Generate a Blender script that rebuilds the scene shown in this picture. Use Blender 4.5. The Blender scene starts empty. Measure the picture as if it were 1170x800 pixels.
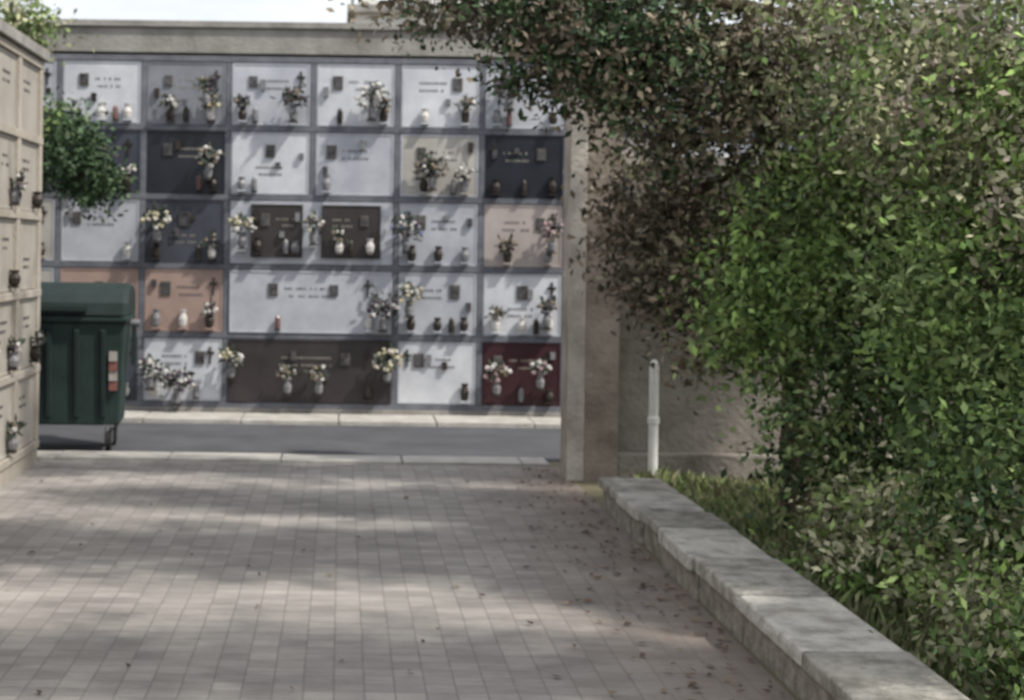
import bpy, math, random
import numpy as np
from mathutils import Vector, Matrix
random.seed(7)
C = bpy.context.scene.collection

# ---------------------------------------------------------------- materials
def mat(name, c1, c2=None, scale=6.0, rough=0.8, bump=0.0, bscale=40.0, detail=6, spec=0.3, fine=0.0, metallic=0.0, lo=.32, hi=.68):
    m = bpy.data.materials.new(name); m.use_nodes = True
    nt = m.node_tree; N = nt.nodes; L = nt.links
    b = N['Principled BSDF']
    b.inputs['Roughness'].default_value = rough
    b.inputs['Specular IOR Level'].default_value = spec
    b.inputs['Metallic'].default_value = metallic
    tc = N.new('ShaderNodeTexCoord')
    if c2 is None: c2 = tuple(v*0.75 for v in c1)
    n = N.new('ShaderNodeTexNoise'); n.inputs['Scale'].default_value = scale
    n.inputs['Detail'].default_value = detail; n.inputs['Roughness'].default_value = 0.65
    L.new(tc.outputs['Object'], n.inputs['Vector'])
    r = N.new('ShaderNodeValToRGB')
    r.color_ramp.elements[0].position = lo; r.color_ramp.elements[1].position = hi
    r.color_ramp.elements[0].color = (*c2, 1); r.color_ramp.elements[1].color = (*c1, 1)
    L.new(n.outputs['Fac'], r.inputs['Fac'])
    L.new(r.outputs['Color'], b.inputs['Base Color'])
    if bump > 0:
        n2 = N.new('ShaderNodeTexNoise'); n2.inputs['Scale'].default_value = bscale; n2.inputs['Detail'].default_value = 5
        L.new(tc.outputs['Object'], n2.inputs['Vector'])
        bp = N.new('ShaderNodeBump'); bp.inputs['Strength'].default_value = bump; bp.inputs['Distance'].default_value = 0.02
        L.new(n2.outputs['Fac'], bp.inputs['Height']); L.new(bp.outputs['Normal'], b.inputs['Normal'])
    return m

def leaf_mat(name):
    m = bpy.data.materials.new(name); m.use_nodes = True
    nt = m.node_tree; N = nt.nodes; L = nt.links
    b = N['Principled BSDF']; b.inputs['Roughness'].default_value = 0.6
    b.inputs['Specular IOR Level'].default_value = 0.25
    a = N.new('ShaderNodeAttribute'); a.attribute_name = 'Col'
    L.new(a.outputs['Color'], b.inputs['Base Color'])
    return m

# ---------------------------------------------------------------- mesh builder
class MB:
    def __init__(s): s.v=[]; s.f=[]; s.m=[]; s.mats=[]
    def mi(s, m):
        if m not in s.mats: s.mats.append(m)
        return s.mats.index(m)
    def box(s, x0,x1,y0,y1,z0,z1,m, jit=0):
        k=len(s.v); i=s.mi(m)
        for z in (z0,z1):
            for (x,y) in ((x0,y0),(x1,y0),(x1,y1),(x0,y1)):
                s.v.append((x+random.uniform(-jit,jit),y+random.uniform(-jit,jit),z+random.uniform(-jit,jit)))
        for q in ((0,3,2,1),(4,5,6,7),(0,1,5,4),(1,2,6,5),(2,3,7,6),(3,0,4,7)):
            s.f.append([k+a for a in q]); s.m.append(i)
    def lathe(s, cx,cy,z0,prof,m,n=10,axis='z'):
        k=len(s.v); i=s.mi(m)
        for r,h in prof:
            for j in range(n):
                a=2*math.pi*j/n
                if axis=='z': s.v.append((cx+r*math.cos(a),cy+r*math.sin(a),z0+h))
                elif axis=='y': s.v.append((cx+r*math.cos(a),cy+h,z0+r*math.sin(a)))
                else: s.v.append((cx+h,cy+r*math.cos(a),z0+r*math.sin(a)))
        for p in range(len(prof)-1):
            for j in range(n):
                a=k+p*n+j; b=k+p*n+(j+1)%n
                s.f.append([a,b,b+n,a+n]); s.m.append(i)
        s.f.append([k+j for j in range(n)][::-1]); s.m.append(i)
        s.f.append([k+(len(prof)-1)*n+j for j in range(n)]); s.m.append(i)
    def blob(s, c, r, m):
        k=len(s.v); i=s.mi(m)
        d=[(1,0,0),(-1,0,0),(0,1,0),(0,-1,0),(0,0,1),(0,0,-1)]
        R=Matrix.Rotation(random.uniform(0,3),3,Vector((random.random(),random.random(),random.random()+.1)).normalized())
        for q in d:
            p=R@(Vector(q)*r*random.uniform(.75,1.2)); s.v.append((c[0]+p.x,c[1]+p.y,c[2]+p.z))
        for q in ((0,2,4),(2,1,4),(1,3,4),(3,0,4),(2,0,5),(1,2,5),(3,1,5),(0,3,5)):
            s.f.append([k+a for a in q]); s.m.append(i)
    def leaf(s, c, l, m):
        k=len(s.v); i=s.mi(m)
        d=Vector((random.gauss(0,1),random.gauss(0,1),random.gauss(0.4,1))).normalized()
        u=d.orthogonal().normalized()*l*0.2
        c=Vector(c)
        for p in (c, c+d*l*.5+u, c+d*l, c+d*l*.5-u): s.v.append(tuple(p))
        s.f.append([k,k+1,k+2,k+3]); s.m.append(i)
    def tube(s, pts, radii, m, n=8):
        k=len(s.v); i=s.mi(m)
        P=[Vector(p) for p in pts]
        for q,(p,r) in enumerate(zip(P,radii)):
            d=(P[min(q+1,len(P)-1)]-P[max(q-1,0)]).normalized()
            u=d.cross(Vector((0.31,0.93,0.2))).normalized(); w=d.cross(u)
            for j in range(n):
                a=2*math.pi*j/n; o=(u*math.cos(a)+w*math.sin(a))*r
                s.v.append(tuple(p+o))
        for q in range(len(P)-1):
            for j in range(n):
                a=k+q*n+j; b=k+q*n+(j+1)%n
                s.f.append([a,b,b+n,a+n]); s.m.append(i)
    def obj(s, name, parent=None, bevel=0, smooth=False, loc=(0,0,0), rotz=0):
        me=bpy.data.meshes.new(name); me.from_pydata(s.v,[],s.f)
        for m in s.mats: me.materials.append(m)
        me.polygons.foreach_set('material_index', s.m)
        if smooth: me.polygons.foreach_set('use_smooth',[True]*len(s.f))
        me.update()
        o=bpy.data.objects.new(name, me); C.objects.link(o)
        o.location=loc; o.rotation_euler=(0,0,rotz)
        if parent: o.parent=parent
        if bevel:
            b=o.modifiers.new('bev','BEVEL'); b.width=bevel; b.segments=2; b.limit_method='ANGLE'
        return o
def empty(name, loc=(0,0,0), rotz=0):
    e=bpy.data.objects.new(name,None); e.location=loc; e.rotation_euler=(0,0,rotz); C.objects.link(e); return e

# ---------------------------------------------------------------- foliage
LEAF = leaf_mat('leaf_surface')
def foliage(name, blobs, pal, size=0.05, seed=1, parent=None, ar=0.5, spread=0.13, per=30, up=0.5, dens=1.0, shell=.25):
    rng=np.random.default_rng(seed)
    cs=[];cl=[]
    cents=[]
    for b in blobs:
        n=int(b[6]*dens)
        d=rng.normal(size=(n,3)); d/=np.linalg.norm(d,axis=1)[:,None]
        r=rng.uniform(shell,1,size=n)**0.5
        r*=1+0.22*np.sin(d[:,0]*5+seed)*np.cos(d[:,2]*6+seed*2)
        c=np.array(b[:3])+d*r[:,None]*np.array(b[3:6])
        p=np.array(b[7] if len(b)>7 else pal)
        w=rng.integers(0,len(p),n)
        base=p[w]*rng.uniform(0.6,1.4,n)[:,None]
        cents.append(c)
        k=rng.integers(int(per*.4),int(per*1.5),n)
        idx=np.repeat(np.arange(n),k)
        sp=rng.uniform(0.6,1.5,n)*spread
        cs.append(c[idx]+rng.normal(size=(len(idx),3))*sp[idx][:,None]*np.array([1,1,.75]))
        cl.append(base[idx]*rng.uniform(0.65,1.45,len(idx))[:,None])
    P=np.vstack(cs); col=np.vstack(cl)
    keep=P[:,2]>0.02; P=P[keep]; col=col[keep]; n=len(P)
    nrm=rng.normal(size=(n,3)); nrm[:,2]+=up; nrm[:,1]-=.25; nrm/=np.linalg.norm(nrm,axis=1)[:,None]
    t=np.cross(nrm,rng.normal(size=(n,3))); t/=np.linalg.norm(t,axis=1)[:,None]
    s=np.cross(nrm,t)
    L=(size*rng.uniform(0.6,1.4,n))[:,None]; W=L*ar
    v=np.empty((n,4,3)); v[:,0]=P-t*L*.5; v[:,1]=P+s*W*.5+nrm*W*.12; v[:,2]=P+t*L*.5; v[:,3]=P-s*W*.5+nrm*W*.12
    me=bpy.data.meshes.new(name)
    me.vertices.add(n*4); me.vertices.foreach_set('co',v.ravel())
    me.loops.add(n*4); me.loops.foreach_set('vertex_index',np.arange(n*4,dtype=np.int32))
    me.polygons.add(n); me.polygons.foreach_set('loop_start',np.arange(0,n*4,4,dtype=np.int32))
    me.polygons.foreach_set('loop_total',np.full(n,4,dtype=np.int32))
    me.update(calc_edges=True)
    a=me.color_attributes.new('Col','FLOAT_COLOR','POINT')
    cc=np.ones((n,4,4)); cc[:,:,:3]=np.clip(col,0,1)[:,None,:]
    a.data.foreach_set('color',cc.ravel())
    me.materials.append(LEAF)
    o=bpy.data.objects.new(name,me); C.objects.link(o)
    if parent: o.parent=parent
    return o, np.vstack(cents)

BARK = mat('bark',(0.15,0.115,0.08),(0.06,0.045,0.033),14,0.9,0.6,30)
def tree(name, base, trunk, blobs, pal, r0=0.12, seed=1, twigs=40, **kw):
    e=empty(name, base)
    off=Vector(base)
    fo,cents=foliage('foliage',[(b[0]-off.x,b[1]-off.y,b[2]-off.z)+tuple(b[3:]) for b in blobs],pal,seed=seed,parent=e,**kw)
    mb=MB()
    rs=[r0*(1.25 if i==0 else 1-0.55*i/(len(trunk)-1)) for i in range(len(trunk))]
    T=[Vector(p)-off for p in trunk]
    mb.tube(T,rs,BARK,10)
    rr=random.Random(seed)
    for b in blobs:
        c=Vector(b[:3])-off; s0=T[-1] if c.z>T[-1].z else min(T[1:],key=lambda p:(p-c).length)
        mid=s0.lerp(c,.5)+Vector((rr.uniform(-.15,.15),rr.uniform(-.15,.15),rr.uniform(-.05,.2)))
        mb.tube([s0,mid,c],[r0*.4,r0*.25,r0*.1],BARK,7)
        cand=[p for p in cents if (Vector(p)-c).length<max(b[3:6])*1.1]
        for q in range(min(len(cand),max(4,twigs//len(blobs)))):
            p=Vector(cand[rr.randrange(len(cand))])
            if p.z<0.1: continue
            mb.tube([c.lerp(s0,rr.uniform(0,.5)),c.lerp(p,.5)+Vector((0,0,.06)),p],[r0*.13,r0*.08,r0*.04],BARK,5)
    mb.obj('trunk_and_limbs',e,smooth=True)
    return e

# ---------------------------------------------------------------- ground
def sheet(name,x0,x1,y0,y1,z,m):
    mb=MB(); mb.mi(m); mb.v=[(x0,y0,z),(x1,y0,z),(x1,y1,z),(x0,y1,z)]; mb.f=[[0,1,2,3]]; mb.m=[0]
    return mb.obj(name)
SOIL=mat('soil_grass',(0.15,0.145,0.085),(0.17,0.14,0.10),3,0.95,0.5,30)
sheet('ground',-300,300,-200,600,0,SOIL)

def paver_mat():
    m=bpy.data.materials.new('pavers'); m.use_nodes=True
    nt=m.node_tree;N=nt.nodes;L=nt.links;b=N['Principled BSDF']
    b.inputs['Roughness'].default_value=0.85; b.inputs['Specular IOR Level'].default_value=0.25
    tc=N.new('ShaderNodeTexCoord')
    wn=N.new('ShaderNodeTexNoise'); wn.inputs['Scale'].default_value=1.5
    L.new(tc.outputs['Object'],wn.inputs['Vector'])
    wm=N.new('ShaderNodeVectorMath'); wm.operation='MULTIPLY_ADD'; wm.inputs[1].default_value=(0.012,0.012,0)
    L.new(wn.outputs['Color'],wm.inputs[0]); L.new(tc.outputs['Object'],wm.inputs[2])
    br=N.new('ShaderNodeTexBrick'); br.inputs['Scale'].default_value=1.0
    br.inputs['Brick Width'].default_value=0.125; br.inputs['Row Height'].default_value=0.125
    br.inputs['Mortar Size'].default_value=0.007; br.inputs['Mortar Smooth'].default_value=1.0
    br.offset=0.0; br.inputs['Bias'].default_value=0.0
    br.inputs['Color1'].default_value=(0.245,0.234,0.226,1); br.inputs['Color2'].default_value=(0.325,0.31,0.298,1)
    br.inputs['Mortar'].default_value=(0.205,0.193,0.184,1)
    L.new(wm.outputs[0],br.inputs['Vector'])
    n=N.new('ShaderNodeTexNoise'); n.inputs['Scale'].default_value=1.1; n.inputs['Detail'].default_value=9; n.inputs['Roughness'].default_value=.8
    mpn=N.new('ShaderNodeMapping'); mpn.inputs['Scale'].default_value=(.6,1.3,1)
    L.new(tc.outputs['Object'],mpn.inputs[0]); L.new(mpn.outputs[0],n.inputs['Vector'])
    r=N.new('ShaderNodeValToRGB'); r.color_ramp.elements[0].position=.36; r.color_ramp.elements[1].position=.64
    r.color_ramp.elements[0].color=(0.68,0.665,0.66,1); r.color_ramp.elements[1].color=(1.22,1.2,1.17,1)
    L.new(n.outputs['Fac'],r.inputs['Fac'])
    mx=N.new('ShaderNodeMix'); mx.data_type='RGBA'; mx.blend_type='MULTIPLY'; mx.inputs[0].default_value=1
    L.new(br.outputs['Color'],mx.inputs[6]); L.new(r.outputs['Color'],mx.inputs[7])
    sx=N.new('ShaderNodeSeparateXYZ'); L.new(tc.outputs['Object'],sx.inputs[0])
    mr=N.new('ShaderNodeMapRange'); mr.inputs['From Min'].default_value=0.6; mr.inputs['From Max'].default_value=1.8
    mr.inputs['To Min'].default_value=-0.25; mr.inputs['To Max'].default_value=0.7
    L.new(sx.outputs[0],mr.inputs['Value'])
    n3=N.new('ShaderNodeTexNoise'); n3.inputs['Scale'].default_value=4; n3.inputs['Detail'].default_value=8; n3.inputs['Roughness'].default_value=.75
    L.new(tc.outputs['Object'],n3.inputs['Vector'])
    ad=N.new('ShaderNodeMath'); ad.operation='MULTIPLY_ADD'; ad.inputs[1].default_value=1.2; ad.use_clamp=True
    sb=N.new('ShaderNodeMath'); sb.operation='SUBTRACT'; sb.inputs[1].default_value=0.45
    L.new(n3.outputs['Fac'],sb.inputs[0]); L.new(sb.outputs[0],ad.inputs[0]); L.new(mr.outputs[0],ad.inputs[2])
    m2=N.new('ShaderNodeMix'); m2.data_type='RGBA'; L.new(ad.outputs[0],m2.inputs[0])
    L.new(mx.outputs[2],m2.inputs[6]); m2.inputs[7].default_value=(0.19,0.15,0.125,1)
    L.new(m2.outputs[2],b.inputs['Base Color'])
    bp=N.new('ShaderNodeBump'); bp.inputs['Strength'].default_value=.35; bp.inputs['Distance'].default_value=.006
    iv=N.new('ShaderNodeMath'); iv.operation='MULTIPLY_ADD'; iv.inputs[1].default_value=-1
    L.new(br.outputs['Fac'],iv.inputs[0]); L.new(n3.outputs['Fac'],iv.inputs[2])
    L.new(iv.outputs[0],bp.inputs['Height']); L.new(bp.outputs['Normal'],b.inputs['Normal'])
    return m
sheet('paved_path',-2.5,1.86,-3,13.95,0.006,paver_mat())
ASPH=mat('asphalt',(0.10,0.103,0.115),(0.066,0.068,0.076),1.6,0.9,0.5,90)
sheet('cross_lane',-20,14,14.3,17.1,0.005,ASPH)
CONC=mat('kerb_concrete',(0.50,0.48,0.45),(0.32,0.305,0.28),4,0.85,0.4,50)
mb=MB()
x=-9.0
while x<1.75:
    w=random.uniform(.9,1.05); x2=min(x+w,1.78)
    mb.box(x,x2-.012,13.93,14.35,-.05,.03+random.uniform(-.003,.003),CONC); x+=w
mb.obj('lane_edge_kerb',bevel=.008)
mb=MB(); x=-12.0
while x<9:
    mb.box(x,x+.99,16.95,17.66,-.05,.055+random.uniform(-.003,.003),CONC); x+=1.0
mb.obj('wall_foot_kerb',bevel=.01)

ST=[mat('border_stone_a',(0.48,0.455,0.415),(0.24,0.22,0.19),7,0.9,0.9,30,10,lo=.38,hi=.6),
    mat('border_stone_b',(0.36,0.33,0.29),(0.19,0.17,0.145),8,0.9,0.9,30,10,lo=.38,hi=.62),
    mat('border_stone_c',(0.56,0.535,0.495),(0.32,0.30,0.27),6,0.9,0.9,30,10,lo=.36,hi=.56),
    mat('border_stone_d',(0.38,0.36,0.325),(0.20,0.19,0.165),7,0.9,0.9,30,10,lo=.38,hi=.6)]
mb=MB(); y=11.75; q=0
while y>-1:
    l=random.uniform(.7,1.1)
    dx=random.uniform(-.018,.018); dz=random.uniform(-.014,.014)
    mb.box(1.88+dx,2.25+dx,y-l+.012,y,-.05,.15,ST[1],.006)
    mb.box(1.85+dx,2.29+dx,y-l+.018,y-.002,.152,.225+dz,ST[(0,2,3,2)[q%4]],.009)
    y-=l; q+=1
mb.obj('stone_border_wall',bevel=.014)

# ---------------------------------------------------------------- niche walls
FRAME=mat('niche_frame_stone',(0.18,0.19,0.215),(0.10,0.105,0.13),4,0.8,0.3,40)
WALLC=mat('wall_concrete',(0.37,0.355,0.335),(0.18,0.17,0.155),1.6,0.9,0.4,30,10)
def marble(n,c,c2): return mat(n,c,c2,2.6,0.4,0,40,8,0.4)
M=dict(
 white=marble('marble_white',(0.64,0.66,0.70),(0.44,0.46,0.51)),
 pale=marble('marble_pale_grey',(0.50,0.52,0.57),(0.34,0.36,0.41)),
 grey=marble('granite_grey',(0.26,0.27,0.30),(0.17,0.18,0.21)),
 cream=marble('marble_cream',(0.48,0.465,0.44),(0.35,0.335,0.31)),
 pink=marble('marble_pink',(0.45,0.40,0.385),(0.35,0.305,0.29)),
 salmon=marble('marble_salmon',(0.39,0.285,0.25),(0.30,0.215,0.185)),
 black=marble('granite_black',(0.022,0.026,0.038),(0.012,0.015,0.022)),
 navy=marble('granite_blue',(0.065,0.072,0.095),(0.038,0.043,0.058)),
 brown=marble('granite_brown',(0.050,0.042,0.042),(0.029,0.024,0.025)),
 red=marble('granite_red',(0.058,0.022,0.026),(0.034,0.012,0.016)),
)
BRONZE=mat('bronze_vase',(0.06,0.05,0.044),(0.03,0.025,0.022),10,0.5,metallic=.3)
STEEL=mat('grey_vase',(0.25,0.25,0.26),(0.14,0.14,0.15),10,0.4)
INK=mat('dark_lettering',(0.14,0.13,0.13),(0.09,0.09,0.09))
SILV=mat('pale_lettering',(0.3,0.28,0.25),(0.22,0.2,0.16))
PHOTO=mat('ceramic_portrait',(0.12,0.115,0.12),(0.025,0.025,0.03),18,0.3)
PRIM=mat('portrait_rim',(0.2,0.18,0.15),(0.13,0.12,0.1),18,0.4)
LAMPR=mat('votive_lamp_glass',(0.20,0.12,0.11),(0.14,0.07,0.07),10,0.3)
FLW=dict(w=mat('petals_white',(0.66,0.64,0.62),(0.46,0.44,0.42),30),
 y=mat('petals_yellow',(0.54,0.50,0.35),(0.41,0.37,0.25),30),
 p=mat('petals_pink',(0.42,0.31,0.32),(0.31,0.22,0.23),30),
 b=mat('petals_blue',(0.17,0.19,0.32),(0.11,0.13,0.23),30),
 v=mat('petals_purple',(0.10,0.075,0.10),(0.05,0.042,0.055),30),
 o=mat('petals_dry',(0.25,0.21,0.16),(0.16,0.135,0.105),30))
GLEAF=mat('bouquet_leaves',(0.05,0.065,0.045),(0.025,0.035,0.027),20)

def vase(mb,x,y,z,h=.15,m=None):
    m=m or BRONZE
    mb.lathe(x,y,z,[(.024,0),(.04,h*.15),(.048,h*.5),(.028,h*.8),(.04,h)],m,9)
def flowers(mb,x,y,z,R,cols,n):
    for i in range(int(n*1.8)):
        mb.leaf((x+random.gauss(0,R*.45),y+random.gauss(0,R*.3),z+random.gauss(0,R*.4)),.09,GLEAF)
    for i in range(n):
        a=random.uniform(0,6.28); r=R*math.sqrt(random.random())
        mb.blob((x+r*math.cos(a)*1.15,y-random.random()*R*.6,z+r*math.sin(a)*.85),random.uniform(.018,.036),FLW[random.choice(cols)])

def panel(mb,de,x0,x1,z0,z1,y,kind,rng,flp=.35,plain=False,rimk=None):
    mk=M[kind]; W=x1-x0; H=z1-z0
    mb.box(x0,x1,y,y+.05,z0,z1,mk)
    rim=M[rimk] if rimk else (M['pale'] if kind in('white','cream') else mk)
    t=.022 if not rimk else .05
    for (a,b,c,d) in ((x0,x1,z0,z0+t),(x0,x1,z1-t,z1),(x0,x0+t,z0+t+.001,z1-t-.001),(x1-t,x1,z0+t+.001,z1-t-.001)):
        mb.box(a,b,y-.007,y-.0005,c,d,rim)
    dark=kind in('black','navy','brown','red','grey')
    ink=SILV if dark else INK
    px=x0+W*rng.choice([.2,.27,.5,.72]); pz=z0+H*.7
    if not plain:
        s=rng.uniform(.9,1.3)
        de.box(px-.045*s,px+.045*s,y-.016,y-.001,pz-.06*s,pz+.06*s,PRIM)
        de.box(px-.037*s,px+.037*s,y-.021,y-.0165,pz-.052*s,pz+.052*s,PHOTO)
        if W>1.2 and px<x0+W*.5:
            de.box(px+.6,px+.69,y-.018,y-.001,pz-.06,pz+.055,PHOTO)
    lx=px+.12 if px<x0+W*.5 else px-.12-W*.34
    if abs(px-(x0+W*.5))<.05: lx=x0+W*.32
    for row in range(2):
        xx=lx; zz=z0+H*(.70-.12*row) if abs(px-(x0+W*.5))>.05 else z0+H*(.42-.11*row)
        while xx<lx+W*.32:
            w=rng.uniform(.010,.022)
            if rng.random()<.8: de.box(xx,min(xx+w,x1-.05),y-.004,y-.0008,zz,zz+.022,ink)
            xx+=w+.014
    if rng.random()<.4 and not plain:
        cx=x0+W*rng.choice([.85,.12,.88]); cz=z0+H*.6
        de.box(cx-.010,cx+.010,y-.02,y-.002,cz,cz+.18,BRONZE); de.box(cx-.045,cx+.045,y-.023,y-.001,cz+.11,cz+.13,BRONZE)
    if plain:
        if rng.random()<.55:
            vx=x0+W*.8; de.box(vx-.04,vx+.04,y-.07,y-.001,z0+.03,z0+.043,BRONZE); vase(de,vx,y-.04,z0+.044,.12,rng.choice([BRONZE,STEEL,STEEL]))
            if rng.random()<.5: flowers(de,vx,y-.05,z0+.21,.06,['o','v','w'],12)
        return
    vs=rng.choice([[.86],[.14,.86],[.14],[.3,.82],[.16,.5,.84]])
    for fx in vs:
        vx=x0+W*fx
        de.box(vx-.045,vx+.045,y-.10,y-.001,z0+.03,z0+.045,mk if not dark else BRONZE)
        vase(de,vx,y-.055,z0+.046,rng.uniform(.13,.2),rng.choice([BRONZE,BRONZE,STEEL,FLW['w']]))
        if rng.random()<flp:
            cols=rng.choice([['w','v'],['w','o'],['y','o'],['o','v'],['v','v','w'],['w','o']])
            flowers(de,vx,y-.08,z0+.24,rng.uniform(.06,.11),cols,rng.randint(9,18))
    if rng.random()<.75:
        lx=x0+W*rng.choice([.3,.5,.68])
        de.box(lx-.03,lx+.03,y-.07,y-.001,z0+.03,z0+.042,BRONZE)
        de.lathe(lx,y-.04,z0+.043,[(.025,0),(.032,.04),(.028,.12),(.008,.15)],rng.choice([LAMPR,BRONZE,BRONZE,STEEL]),8)
    for t_ in range(3):
        if rng.random()<.55:
            lx=x0+W*rng.choice([.12,.4,.6,.9]); lz=z0+H*rng.uniform(.3,.75)
            de.box(lx-.026,lx+.026,y-.04,y-.001,lz,lz+rng.uniform(.05,.11),rng.choice([BRONZE,PHOTO,STEEL]))

ROOF=mat('roof_edge',(0.36,0.345,0.325),(0.20,0.19,0.175),3,0.9,0.3)
rng=random.Random(17)
E=empty('columbarium_wall',(0,17.7,0))
mb=MB(); de=MB()
cp=.9; X0=-1.22-cp*8; ncol=18; zb=.13; rp=.735
x_end=X0+ncol*cp
mb.box(X0-.1,x_end+.1,.06,3.0,0,zb+5*rp+.06,WALLC)
mb.box(X0-.1,x_end+.1,-.02,.0585,-.05,zb-.03,WALLC)
for i in range(ncol+1):
    x=X0+i*cp; mb.box(x-.032,x+.032,-.014,.058,zb+.032,zb+5*rp-.032,FRAME)
for j in range(6):
    z=zb+j*rp; mb.box(X0-.1,x_end+.1,-.018,.059,z-.03,z+.03,FRAME)
mb.box(X0-.2,x_end+.2,-.022,3.1,zb+5*rp+.062,zb+5*rp+.33,WALLC)
mb.box(X0-.28,x_end+.28,-.06,3.15,zb+5*rp+.332,zb+5*rp+.40,ROOF)
mb.obj('wall_body_and_frames',E,bevel=.004)
mb=MB()
lay={
 0:['pale','white','grey','pale','white','white','pale'],
 1:['navy','navy','black','white','pale','cream','black'],
 2:['cream','pale','navy','T','T2','pale','pink'],
 3:['cream','salmon','salmon','W','W2','pale','white'],
 4:['pale','navy','white','B','B2','white','red']}
for j in range(5):
    row=4-j
    for i in range(ncol):
        x0=X0+i*cp+.036; x1=x0+cp-.072; z0=zb+j*rp+.036; z1=z0+rp-.072
        k=lay[row][i-5] if 5<=i<=11 else rng.choice(['white','pale','cream','white','grey','pink','brown'])
        if k in('W2','B2','T2'): continue
        if k=='W': x1+=cp; panel(mb,de,x0,x1,z0,z1,-.022,'pale',rng)
        elif k=='B': x1+=cp; panel(mb,de,x0,x1,z0,z1,-.022,'brown',rng)
        elif k=='T':
            x1+=cp; mb.box(x0,x1,-.022,.03,z0,z1,M['pale'])
            for (a,b) in ((x0+.22,x0+.77),(x0+.97,x0+1.6)):
                panel(mb,de,a,b,z0+.07,z1-.03,-.04,'brown',rng)
        else: panel(mb,de,x0,x1,z0,z1,-.004,k,rng,rimk={'brown':'pale'}.get(k))
mb.obj('marble_slabs',E,bevel=.003)
de.obj('portraits_letters_vases',E)

def bouquet(x,z,R,cols,n,y=17.7):
    b=MB()
    vase(b,0,-.10,0,.17,STEEL); flowers(b,0,-.12,.2+R*.3,R,cols,n)
    b.box(-.05,.05,-.14,0,-.014,-.001,BRONZE)
    b.obj('flower_bouquet',loc=(x,y-.035,z-.2))
for a in [(.30,3.38,.15,['w'],40),(-.53,3.35,.12,['v','v','o'],30),(-1.42,2.72,.12,['w','o'],24),(.95,2.65,.16,['o','o','v','w'],36),
          (-1.95,2.05,.13,['y','w'],30),(-1.05,2.0,.13,['y','w'],26),(.68,1.98,.15,['b','v','w'],34),(-1.15,.62,.12,['y','w'],26),
          (.50,.60,.14,['y','y','w'],38),(.72,1.30,.13,['w','y','o'],28),(.45,1.15,.14,['v','v','w'],30),(2.22,2.0,.11,['o','v','p'],24),
          (1.66,.48,.12,['p','w','o'],26),(2.12,.55,.09,['w','p'],18),(-1.72,.34,.16,['v','v','w'],34),(-.55,.46,.09,['w','o'],16),(-.22,.46,.09,['w','o'],16),
          (2.18,1.2,.09,['o','v'],20),(1.75,3.5,.16,['v','v'],34),(-2.0,.5,.12,['v','w'],22),(-1.45,3.5,.09,['v','o'],16),(-.3,2.05,.1,['w','w','o'],18)]:
    bouquet(*a)

# ---- left columbarium (its face looks +X along the path)
E=empty('columbarium_block',(-2.5,13.7,0),math.radians(90))
BW=mat('plaster_beige',(0.46,0.42,0.37),(0.27,0.24,0.20),1.5,0.9,0.4,30,10)
mb=MB(); de=MB(); rp2=.62; zb2=.17; n2=12
mb.box(-n2*cp-.15,0,.062,2.2,0,zb2+5*rp2+.04,BW)
mb.box(-n2*cp-.15,0,-.02,.0605,-.05,zb2-.032,BW)
for i in range(n2+1):
    x=-i*cp-.07; mb.box(x-.06,x+.06,-.03,.06,zb2+.032,zb2+5*rp2-.032,BW)
for j in range(6):
    z=zb2+j*rp2; mb.box(-n2*cp-.13,-.002,-.035,.061,z-.03,z+.03,BW)
mb.box(-n2*cp-.2,.05,-.07,2.3,zb2+5*rp2+.042,zb2+5*rp2+.13,ROOF)
mb.obj('wall_body_and_frames',E,bevel=.005)
mb=MB()
M['trav']=marble('travertine',(0.46,0.43,0.385),(0.32,0.29,0.25))
M['trav_pale']=marble('travertine_pale',(0.50,0.475,0.43),(0.35,0.325,0.285))
for j in range(5):
    for i in range(n2):
        x1=-i*cp-.135; x0=x1-cp+.13
        panel(mb,de,x0,x1,zb2+j*rp2+.036,zb2+(j+1)*rp2-.036,-.004,rng.choice(['trav_pale','trav','trav','trav_pale','trav']),rng,plain=True)
mb.obj('marble_slabs',E,bevel=.003); de.obj('portraits_letters_vases',E)

# ---------------------------------------------------------------- pillar + wall at right
PLA=mat('plaster_wall',(0.38,0.33,0.285),(0.22,0.185,0.155),2.6,0.92,0.8,22,12,lo=.36,hi=.62)
PLC=mat('plaster_wall_grey',(0.30,0.275,0.245),(0.18,0.165,0.145),2.0,0.92,0.8,22,12,lo=.36,hi=.62)
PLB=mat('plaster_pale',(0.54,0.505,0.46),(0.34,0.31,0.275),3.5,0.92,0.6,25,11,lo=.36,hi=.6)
mb=MB()
mb.box(1.80,2.2,13.1,13.5,-.05,3.15,PLA)
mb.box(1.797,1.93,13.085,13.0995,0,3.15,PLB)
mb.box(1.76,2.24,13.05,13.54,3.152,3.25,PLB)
mb.obj('gate_pillar',bevel=.012)
mb=MB()
mb.box(2.202,12,13.25,13.45,-.05,2.5,PLC)
mb.box(2.202,12,13.13,13.2485,-.05,.22,PLC)
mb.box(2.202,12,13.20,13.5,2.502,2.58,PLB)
mb.obj('boundary_wall',bevel=.01)

WP=mat('white_paint',(0.78,0.78,0.76),(0.62,0.62,0.59),8,0.5)
mb=MB()
mb.lathe(2.44,12.9,0,[(.07,0),(.07,.03),(.042,.035),(.038,.04),(.038,.48),(.047,.485),(.047,.53),(.038,.535),(.038,.92),(.03,.96),(.012,.98)],WP,14)
mb.obj('white_post',smooth=False)

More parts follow.
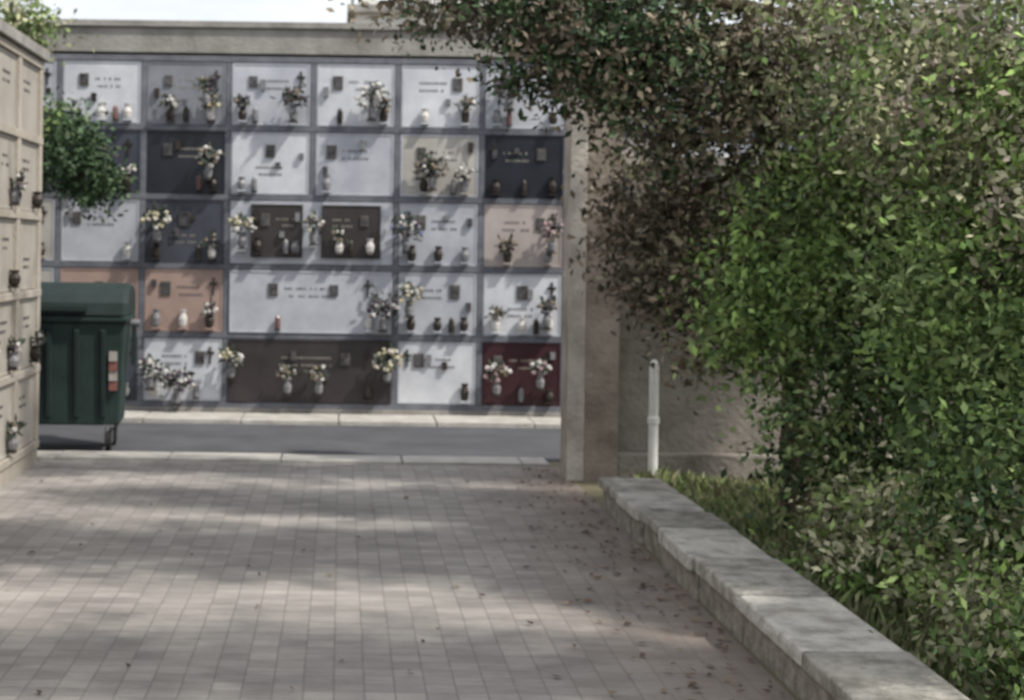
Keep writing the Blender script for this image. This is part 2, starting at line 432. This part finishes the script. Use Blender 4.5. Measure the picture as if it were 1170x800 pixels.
# ---------------------------------------------------------------- wheeled bin
GRN=mat('bin_green_plastic',(0.028,0.052,0.048),(0.017,0.032,0.030),4,0.65,0.1,20)
DGR=mat('bin_lid_plastic',(0.019,0.034,0.033),(0.011,0.020,0.020),4,0.7)
RUB=mat('rubber',(0.02,0.02,0.02),(0.012,0.012,0.012))
GAL=mat('galvanised',(0.3,0.3,0.31),(0.2,0.2,0.21),10,0.45,metallic=.7)
RW=mat('reflector_red',(0.24,0.11,0.09),(0.17,0.07,0.06),20); WW=mat('reflector_white',(0.38,0.36,0.34),(0.26,0.24,0.23),20)
E=empty('wheeled_refuse_bin',(-2.42,14.75,0),math.radians(3))
mb=MB()
def taper(mb,x0,x1,y0,y1,z0,X0_,X1_,Y0_,Y1_,z1,m):
    k=len(mb.v);i=mb.mi(m)
    mb.v+=[(x0,y0,z0),(x1,y0,z0),(x1,y1,z0),(x0,y1,z0),(X0_,Y0_,z1),(X1_,Y0_,z1),(X1_,Y1_,z1),(X0_,Y1_,z1)]
    for q in ((0,3,2,1),(4,5,6,7),(0,1,5,4),(1,2,6,5),(2,3,7,6),(3,0,4,7)): mb.f.append([k+a for a in q]); mb.m.append(i)
taper(mb,-.49,.49,-.30,.30,.24,-.54,.54,-.42,.42,1.14,GRN)
mb.box(-.57,.57,-.46,.46,1.142,1.20,GRN)
for x in (-.35,-.12,.12,.35):
    taper(mb,x-.03,x+.03,-.335,-.30,.30,x-.03,x+.03,-.44,-.40,1.08,DGR)
mb.obj('body',E,bevel=.03)
mb=MB()
n=10; pr=[]
for q in range(n+1):
    a=math.pi*q/n; pr.append((-.47*math.cos(a),1.205+.27*math.sin(a)**.8))
k=len(mb.v); i=mb.mi(DGR)
for x in (-.57,-.52,.52,.57):
    s=.93 if abs(x)>.55 else 1
    for (y,z) in pr: mb.v.append((x,y*s,1.205+(z-1.205)*s))
for a in range(3):
    for q in range(n):
        p=k+a*(n+1)+q; mb.f.append([p,p+1,p+n+2,p+n+1]); mb.m.append(i)
mb.f.append([k+q for q in range(n+1)]); mb.m.append(i)
mb.f.append([k+3*(n+1)+q for q in range(n+1)][::-1]); mb.m.append(i)
mb.box(-.22,.22,-.52,-.47,1.24,1.28,DGR)
mb.obj('lid',E,smooth=False)
mb=MB()
for x in (-.60,.58):
    mb.lathe(x-.02,0,1.12,[(.035,0),(.035,.08)],GAL,10,'x')
    mb.box(x-.01,x+.03,-.05,.05,.75,1.10,DGR)
for x in (-.40,.40):
    for y in (-.26,.26):
        mb.lathe(x-.025,y,.095,[(.07,0),(.093,.006),(.093,.044),(.07,.05)],RUB,16,'x')
        mb.box(x-.036,x-.028,y-.03,y+.03,.09,.24,GAL); mb.box(x+.028,x+.036,y-.03,y+.03,.09,.24,GAL)
        mb.box(x-.05,x+.05,y-.05,y+.05,.225,.243,GAL)
mb.obj('wheels_and_trunnions',E)
mb=MB()
for j in range(4):
    z=.55+j*.085; yy=-.30-.12*((z-.24)/.9)
    mb.box(.405,.475,yy-.036,yy-.002,z,z+.083,RW if j%2==0 else WW)
mb.obj('reflector_strips',E)

# ---------------------------------------------------------------- distant building behind
CH=mat('white_render',(0.70,0.69,0.67),(0.58,0.57,0.55),1,0.9); GL=mat('window_glass',(0.05,0.06,0.07),(0.03,0.035,0.04),2,0.1)
E=empty('white_chapel',(2.2,32,0)); mb=MB()
mb.box(-2,3,0,6,0,6.35,CH); mb.box(-2.15,3.15,-.15,6.15,6.352,6.5,ROOF)
for x in (-1.3,0,1.3): mb.box(x-.25,x+.25,-.03,.02,4.9,6.15,GL); mb.box(x-.32,x+.32,-.06,.001,4.78,4.898,CH)
mb.box(-1.9,-1.55,.2,.6,6.502,7.1,CH); mb.box(-.9,.6,.4,1.8,6.502,6.95,CH); mb.box(-1.0,.7,.3,1.9,6.952,7.02,ROOF)
mb.tube([(-2.05,0.3,6.5),(-2.05,.3,7.8)],[.03,.025],GAL); mb.box(-2.3,-1.8,.28,.32,7.3,7.35,GAL)
mb.obj('walls_and_roof',E)

# ---------------------------------------------------------------- vegetation
def sc(p,f): return [tuple(v*f for v in c) for c in p]
F=1.0
bright=sc([(.23,.34,.10),(.18,.28,.08),(.29,.38,.14),(.11,.18,.06)],F)
mid=sc([(.155,.22,.08),(.11,.165,.06),(.20,.26,.105),(.06,.10,.04)],F)
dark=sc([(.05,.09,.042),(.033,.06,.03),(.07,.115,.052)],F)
olive=sc([(.28,.285,.165),(.20,.21,.12),(.37,.36,.24),(.13,.14,.08)],F)
pinkish=sc([(.45,.38,.33)],F)
brown=sc([(.20,.165,.12),(.14,.12,.085),(.26,.21,.16),(.085,.075,.055)],F)
tree('holm_oak_tree',(3.1,11.2,0),[(3.1,11.2,0),(3.05,11.15,.8),(3.05,11.1,1.7),(2.8,10.95,2.6),(2.6,10.7,3.4)],
 [(.95,10.6,3.46,.72,.55,.28,110,brown+dark+dark),(1.6,10.6,3.12,.62,.55,.40,190,brown+dark+dark),(2.2,10.6,2.85,.6,.5,.5,180,brown+olive+dark),
  (2.12,11.4,2.0,.32,.35,.6,80,brown),(2.5,11.4,1.6,.4,.35,.6,100,brown+olive),(2.85,10.9,1.9,.5,.5,.8,130,brown+mid),
  (3.2,10.6,3.1,.9,.7,.8,180,olive+brown+pinkish),(4.3,10.8,2.6,1.2,.7,1.4,190,olive+mid)],
 mid, r0=.10, seed=3, size=.062, per=38, spread=.12, twigs=120)
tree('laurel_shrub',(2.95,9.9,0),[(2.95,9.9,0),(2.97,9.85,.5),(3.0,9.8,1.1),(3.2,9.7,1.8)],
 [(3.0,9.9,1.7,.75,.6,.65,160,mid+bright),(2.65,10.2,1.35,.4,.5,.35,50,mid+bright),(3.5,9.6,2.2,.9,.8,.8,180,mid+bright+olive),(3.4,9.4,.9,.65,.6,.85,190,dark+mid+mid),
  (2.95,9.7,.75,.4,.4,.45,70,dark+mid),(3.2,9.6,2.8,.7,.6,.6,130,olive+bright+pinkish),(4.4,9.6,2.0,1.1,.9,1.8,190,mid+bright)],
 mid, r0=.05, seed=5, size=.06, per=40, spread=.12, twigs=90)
tree('oleander_bush',(3.25,7.7,0),[(3.25,7.7,0),(3.25,7.7,.5),(3.2,7.75,1.1),(3.3,7.7,1.6)],
 [(3.0,7.9,1.6,.5,.5,.6,140,bright+mid),(3.4,7.6,2.2,.65,.6,.75,180,bright+olive+pinkish),(3.15,7.6,.9,.5,.55,.6,160,bright+mid+mid+dark),
  (3.2,7.3,.4,.6,.7,.42,150,bright+olive),(3.0,8.0,2.5,.5,.5,.5,120,olive+olive+bright+pinkish),(4.1,7.6,1.4,.8,.8,1.5,130,mid+bright),
  (2.8,8.6,.3,.35,.6,.3,80,olive+bright)],
 bright, r0=.045, seed=8, size=.052, per=44, spread=.10, twigs=90)
tree('oleander_bush',(3.2,6.0,0),[(3.2,6.0,0),(3.2,6.0,.4),(3.3,6,.9)],
 [(3.05,6.1,.45,.5,.7,.42,150,bright+mid),(3.6,6.0,.9,.6,.7,.7,110,bright+mid),(2.75,6.4,.25,.3,.7,.2,80,bright+olive)],
 bright, r0=.04, seed=9, size=.045, per=44, spread=.09, twigs=40)
tree('bay_tree',(-3.3,16.3,0),[(-3.3,16.3,0),(-3.3,16.3,1.5),(-3.2,16.3,2.6),(-3.3,16.2,3.4)],
 [(-2.8,16.3,2.72,.42,.45,.33,80,dark),(-2.45,16.3,2.45,.32,.3,.22,38,dark),(-2.9,16.3,3.0,.22,.3,.3,24,dark+mid),(-3.2,16.2,3.85,.32,.4,.33,50,mid+olive),(-3.9,16.2,3.2,.7,.7,.9,80,mid)],
 dark, r0=.1, seed=12, size=.07, per=34, spread=.12, twigs=40)
# high, thin crowns outside the picture that dapple the path
kw=dict(r0=.16,size=.17,per=20,spread=.22,twigs=40,ar=.7)
tree('shade_tree',(6.2,4.6,0),[(6.2,4.6,0),(6.1,4.6,1.6),(5.9,4.7,3.2),(5.4,4.8,4.5)],
 [(5.2,5.0,5.3,1.4,.6,.5,70),(3.4,5.0,5.4,1.5,.6,.45,72),(1.7,4.9,5.5,1.1,.5,.4,44)],
 mid, seed=20, **kw)
tree('shade_tree',(6.4,7.9,0),[(6.4,7.9,0),(6.3,7.9,1.6),(6.0,7.9,3.2),(5.5,7.9,4.5)],
 [(5.0,7.8,5.3,1.5,.65,.5,105),(3.2,7.8,5.4,1.5,.65,.45,115),(1.6,7.8,5.5,1.1,.6,.4,72)],
 mid, seed=21, **kw)
tree('shade_tree',(6.6,11.7,0),[(6.6,11.7,0),(6.5,11.6,1.6),(6.2,11.5,3.2),(5.7,11.4,4.4)],
 [(5.0,11.4,5.2,1.5,.4,.45,52),(3.2,11.4,5.3,1.5,.4,.4,56),(1.6,11.4,5.4,1.1,.4,.35,34)],
 mid, seed=22, **kw)

def grass(name,x0,x1,y0,y1,n,h0,h1,cols,seed):
    rng=np.random.default_rng(seed)
    x=rng.uniform(x0,x1,n); y=rng.uniform(y0,y1,n)
    k=(np.sin(x*4+1)*np.cos(y*3.1)+np.sin(y*7+x*5)*.6+rng.normal(size=n)*.7)>-.5
    x=x[k];y=y[k];n=len(x)
    h=rng.uniform(h0,h1,n)*(.6+.5*np.abs(np.sin(x*3+y*2))); a=rng.uniform(0,6.28,n); w=rng.uniform(.006,.016,n)
    lean=rng.uniform(.1,.9,n)*h; b=rng.uniform(0,6.28,n)
    v=np.zeros((n,4,3))
    dx=np.cos(a)*w; dy=np.sin(a)*w
    v[:,0]=np.c_[x-dx,y-dy,np.zeros(n)]; v[:,1]=np.c_[x+dx,y+dy,np.zeros(n)]
    v[:,2]=np.c_[x+np.cos(b)*lean+dx*.3,y+np.sin(b)*lean+dy*.3,h]; v[:,3]=np.c_[x+np.cos(b)*lean*.4-dx,y+np.sin(b)*lean*.4-dy,h*.6]
    me=bpy.data.meshes.new(name); me.vertices.add(n*4); me.vertices.foreach_set('co',v.ravel())
    me.loops.add(n*4); me.loops.foreach_set('vertex_index',np.arange(n*4,dtype=np.int32))
    me.polygons.add(n); me.polygons.foreach_set('loop_start',np.arange(0,n*4,4,dtype=np.int32)); me.polygons.foreach_set('loop_total',np.full(n,4,dtype=np.int32))
    me.update(calc_edges=True)
    c=np.array(cols)[rng.integers(0,len(cols),n)]*rng.uniform(.7,1.3,n)[:,None]
    at=me.color_attributes.new('Col','FLOAT_COLOR','POINT'); cc=np.ones((n,4,4)); cc[:,:,:3]=c[:,None,:]; at.data.foreach_set('color',cc.ravel())
    me.materials.append(LEAF); o=bpy.data.objects.new(name,me); C.objects.link(o)
grass('bed_grass',2.3,4.2,4.0,13.0,30000,.04,.15,[(.21,.27,.10),(.26,.29,.14),(.15,.20,.08),(.30,.27,.17)],4)

mb=MB(); DL=[mat('dry_leaf_a',(.16,.11,.075),(.10,.065,.05)),mat('dry_leaf_b',(.11,.08,.065),(.07,.045,.04)),mat('dry_leaf_c',(.24,.19,.13),(.17,.13,.09))]
for i in range(480):
    x=1.84-abs(random.gauss(0,.3)) if i<400 else random.uniform(-2.4,1.8)
    if x<-2.4: continue
    y=random.uniform(4.2,13.8); s=random.uniform(.012,.032); a=random.uniform(0,6.28); k=len(mb.v); im=mb.mi(random.choice(DL))
    for q,(u,w) in enumerate(((-1,0),(0,-.5),(1,0),(0,.5))):
        mb.v.append((x+s*(u*math.cos(a)-w*math.sin(a)),y+s*(u*math.sin(a)+w*math.cos(a)),.012+random.uniform(0,.018)))
    mb.f.append([k,k+1,k+2,k+3]); mb.m.append(im)
mb.obj('fallen_leaves')

# ---------------------------------------------------------------- light : hazy sun, thin bright cloud over a Nishita sky
elev=math.radians(52); az=math.radians(-30)
w=bpy.data.worlds.new('World'); bpy.context.scene.world=w; w.use_nodes=True
nt=w.node_tree; bg=nt.nodes['Background']; sk=nt.nodes.new('ShaderNodeTexSky')
sk.sky_type='NISHITA'; sk.sun_disc=False; sk.sun_elevation=elev; sk.sun_rotation=math.pi/2-az
sk.dust_density=6; sk.air_density=1.0; sk.ozone_density=1.0
tc=nt.nodes.new('ShaderNodeTexCoord'); mp=nt.nodes.new('ShaderNodeMapping'); mp.inputs['Scale'].default_value=(1,1,3.5)
cn=nt.nodes.new('ShaderNodeTexNoise'); cn.inputs['Scale'].default_value=2.2; cn.inputs['Detail'].default_value=7; cn.inputs['Roughness'].default_value=.6
mr=nt.nodes.new('ShaderNodeMapRange'); mr.inputs['From Min'].default_value=.32; mr.inputs['From Max'].default_value=.6
mr.inputs['To Min'].default_value=.5; mr.inputs['To Max'].default_value=.96
mx=nt.nodes.new('ShaderNodeMix'); mx.data_type='RGBA'
nt.links.new(tc.outputs['Generated'],mp.inputs[0]); nt.links.new(mp.outputs[0],cn.inputs['Vector'])
nt.links.new(cn.outputs['Fac'],mr.inputs['Value']); nt.links.new(mr.outputs[0],mx.inputs[0])
nt.links.new(sk.outputs[0],mx.inputs[6]); mx.inputs[7].default_value=(7.6,7.9,8.3,1)
nt.links.new(mx.outputs[2],bg.inputs['Color']); bg.inputs['Strength'].default_value=0.15
sl=bpy.data.lights.new('sun','SUN'); sl.energy=4.2; sl.angle=math.radians(2.0); sl.color=(1,.95,.86)
so=bpy.data.objects.new('sun',sl); C.objects.link(so)
d=Vector((math.cos(elev)*math.cos(az),math.cos(elev)*math.sin(az),math.sin(elev)))
so.rotation_euler=d.to_track_quat('Z','Y').to_euler(); so.location=d*40

# ---------------------------------------------------------------- camera
cam=bpy.data.cameras.new('camera'); co=bpy.data.objects.new('camera',cam); C.objects.link(co)
co.location=(0,0,1.8)
co.rotation_euler=(Matrix.Rotation(math.radians(90),3,'X')@Matrix.Rotation(math.radians(.8),3,'Z')).to_euler()
cam.sensor_width=36; cam.lens=36*1900/1170; cam.shift_x=195/1170; cam.shift_y=-115/1170
cam.clip_end=2000; cam.clip_start=.05
cam.dof.use_dof=True; cam.dof.focus_distance=2.6; cam.dof.aperture_fstop=9
bpy.context.scene.camera=co
vs=bpy.context.scene.view_settings; vs.view_transform='Standard'; vs.look='None'; vs.exposure=0
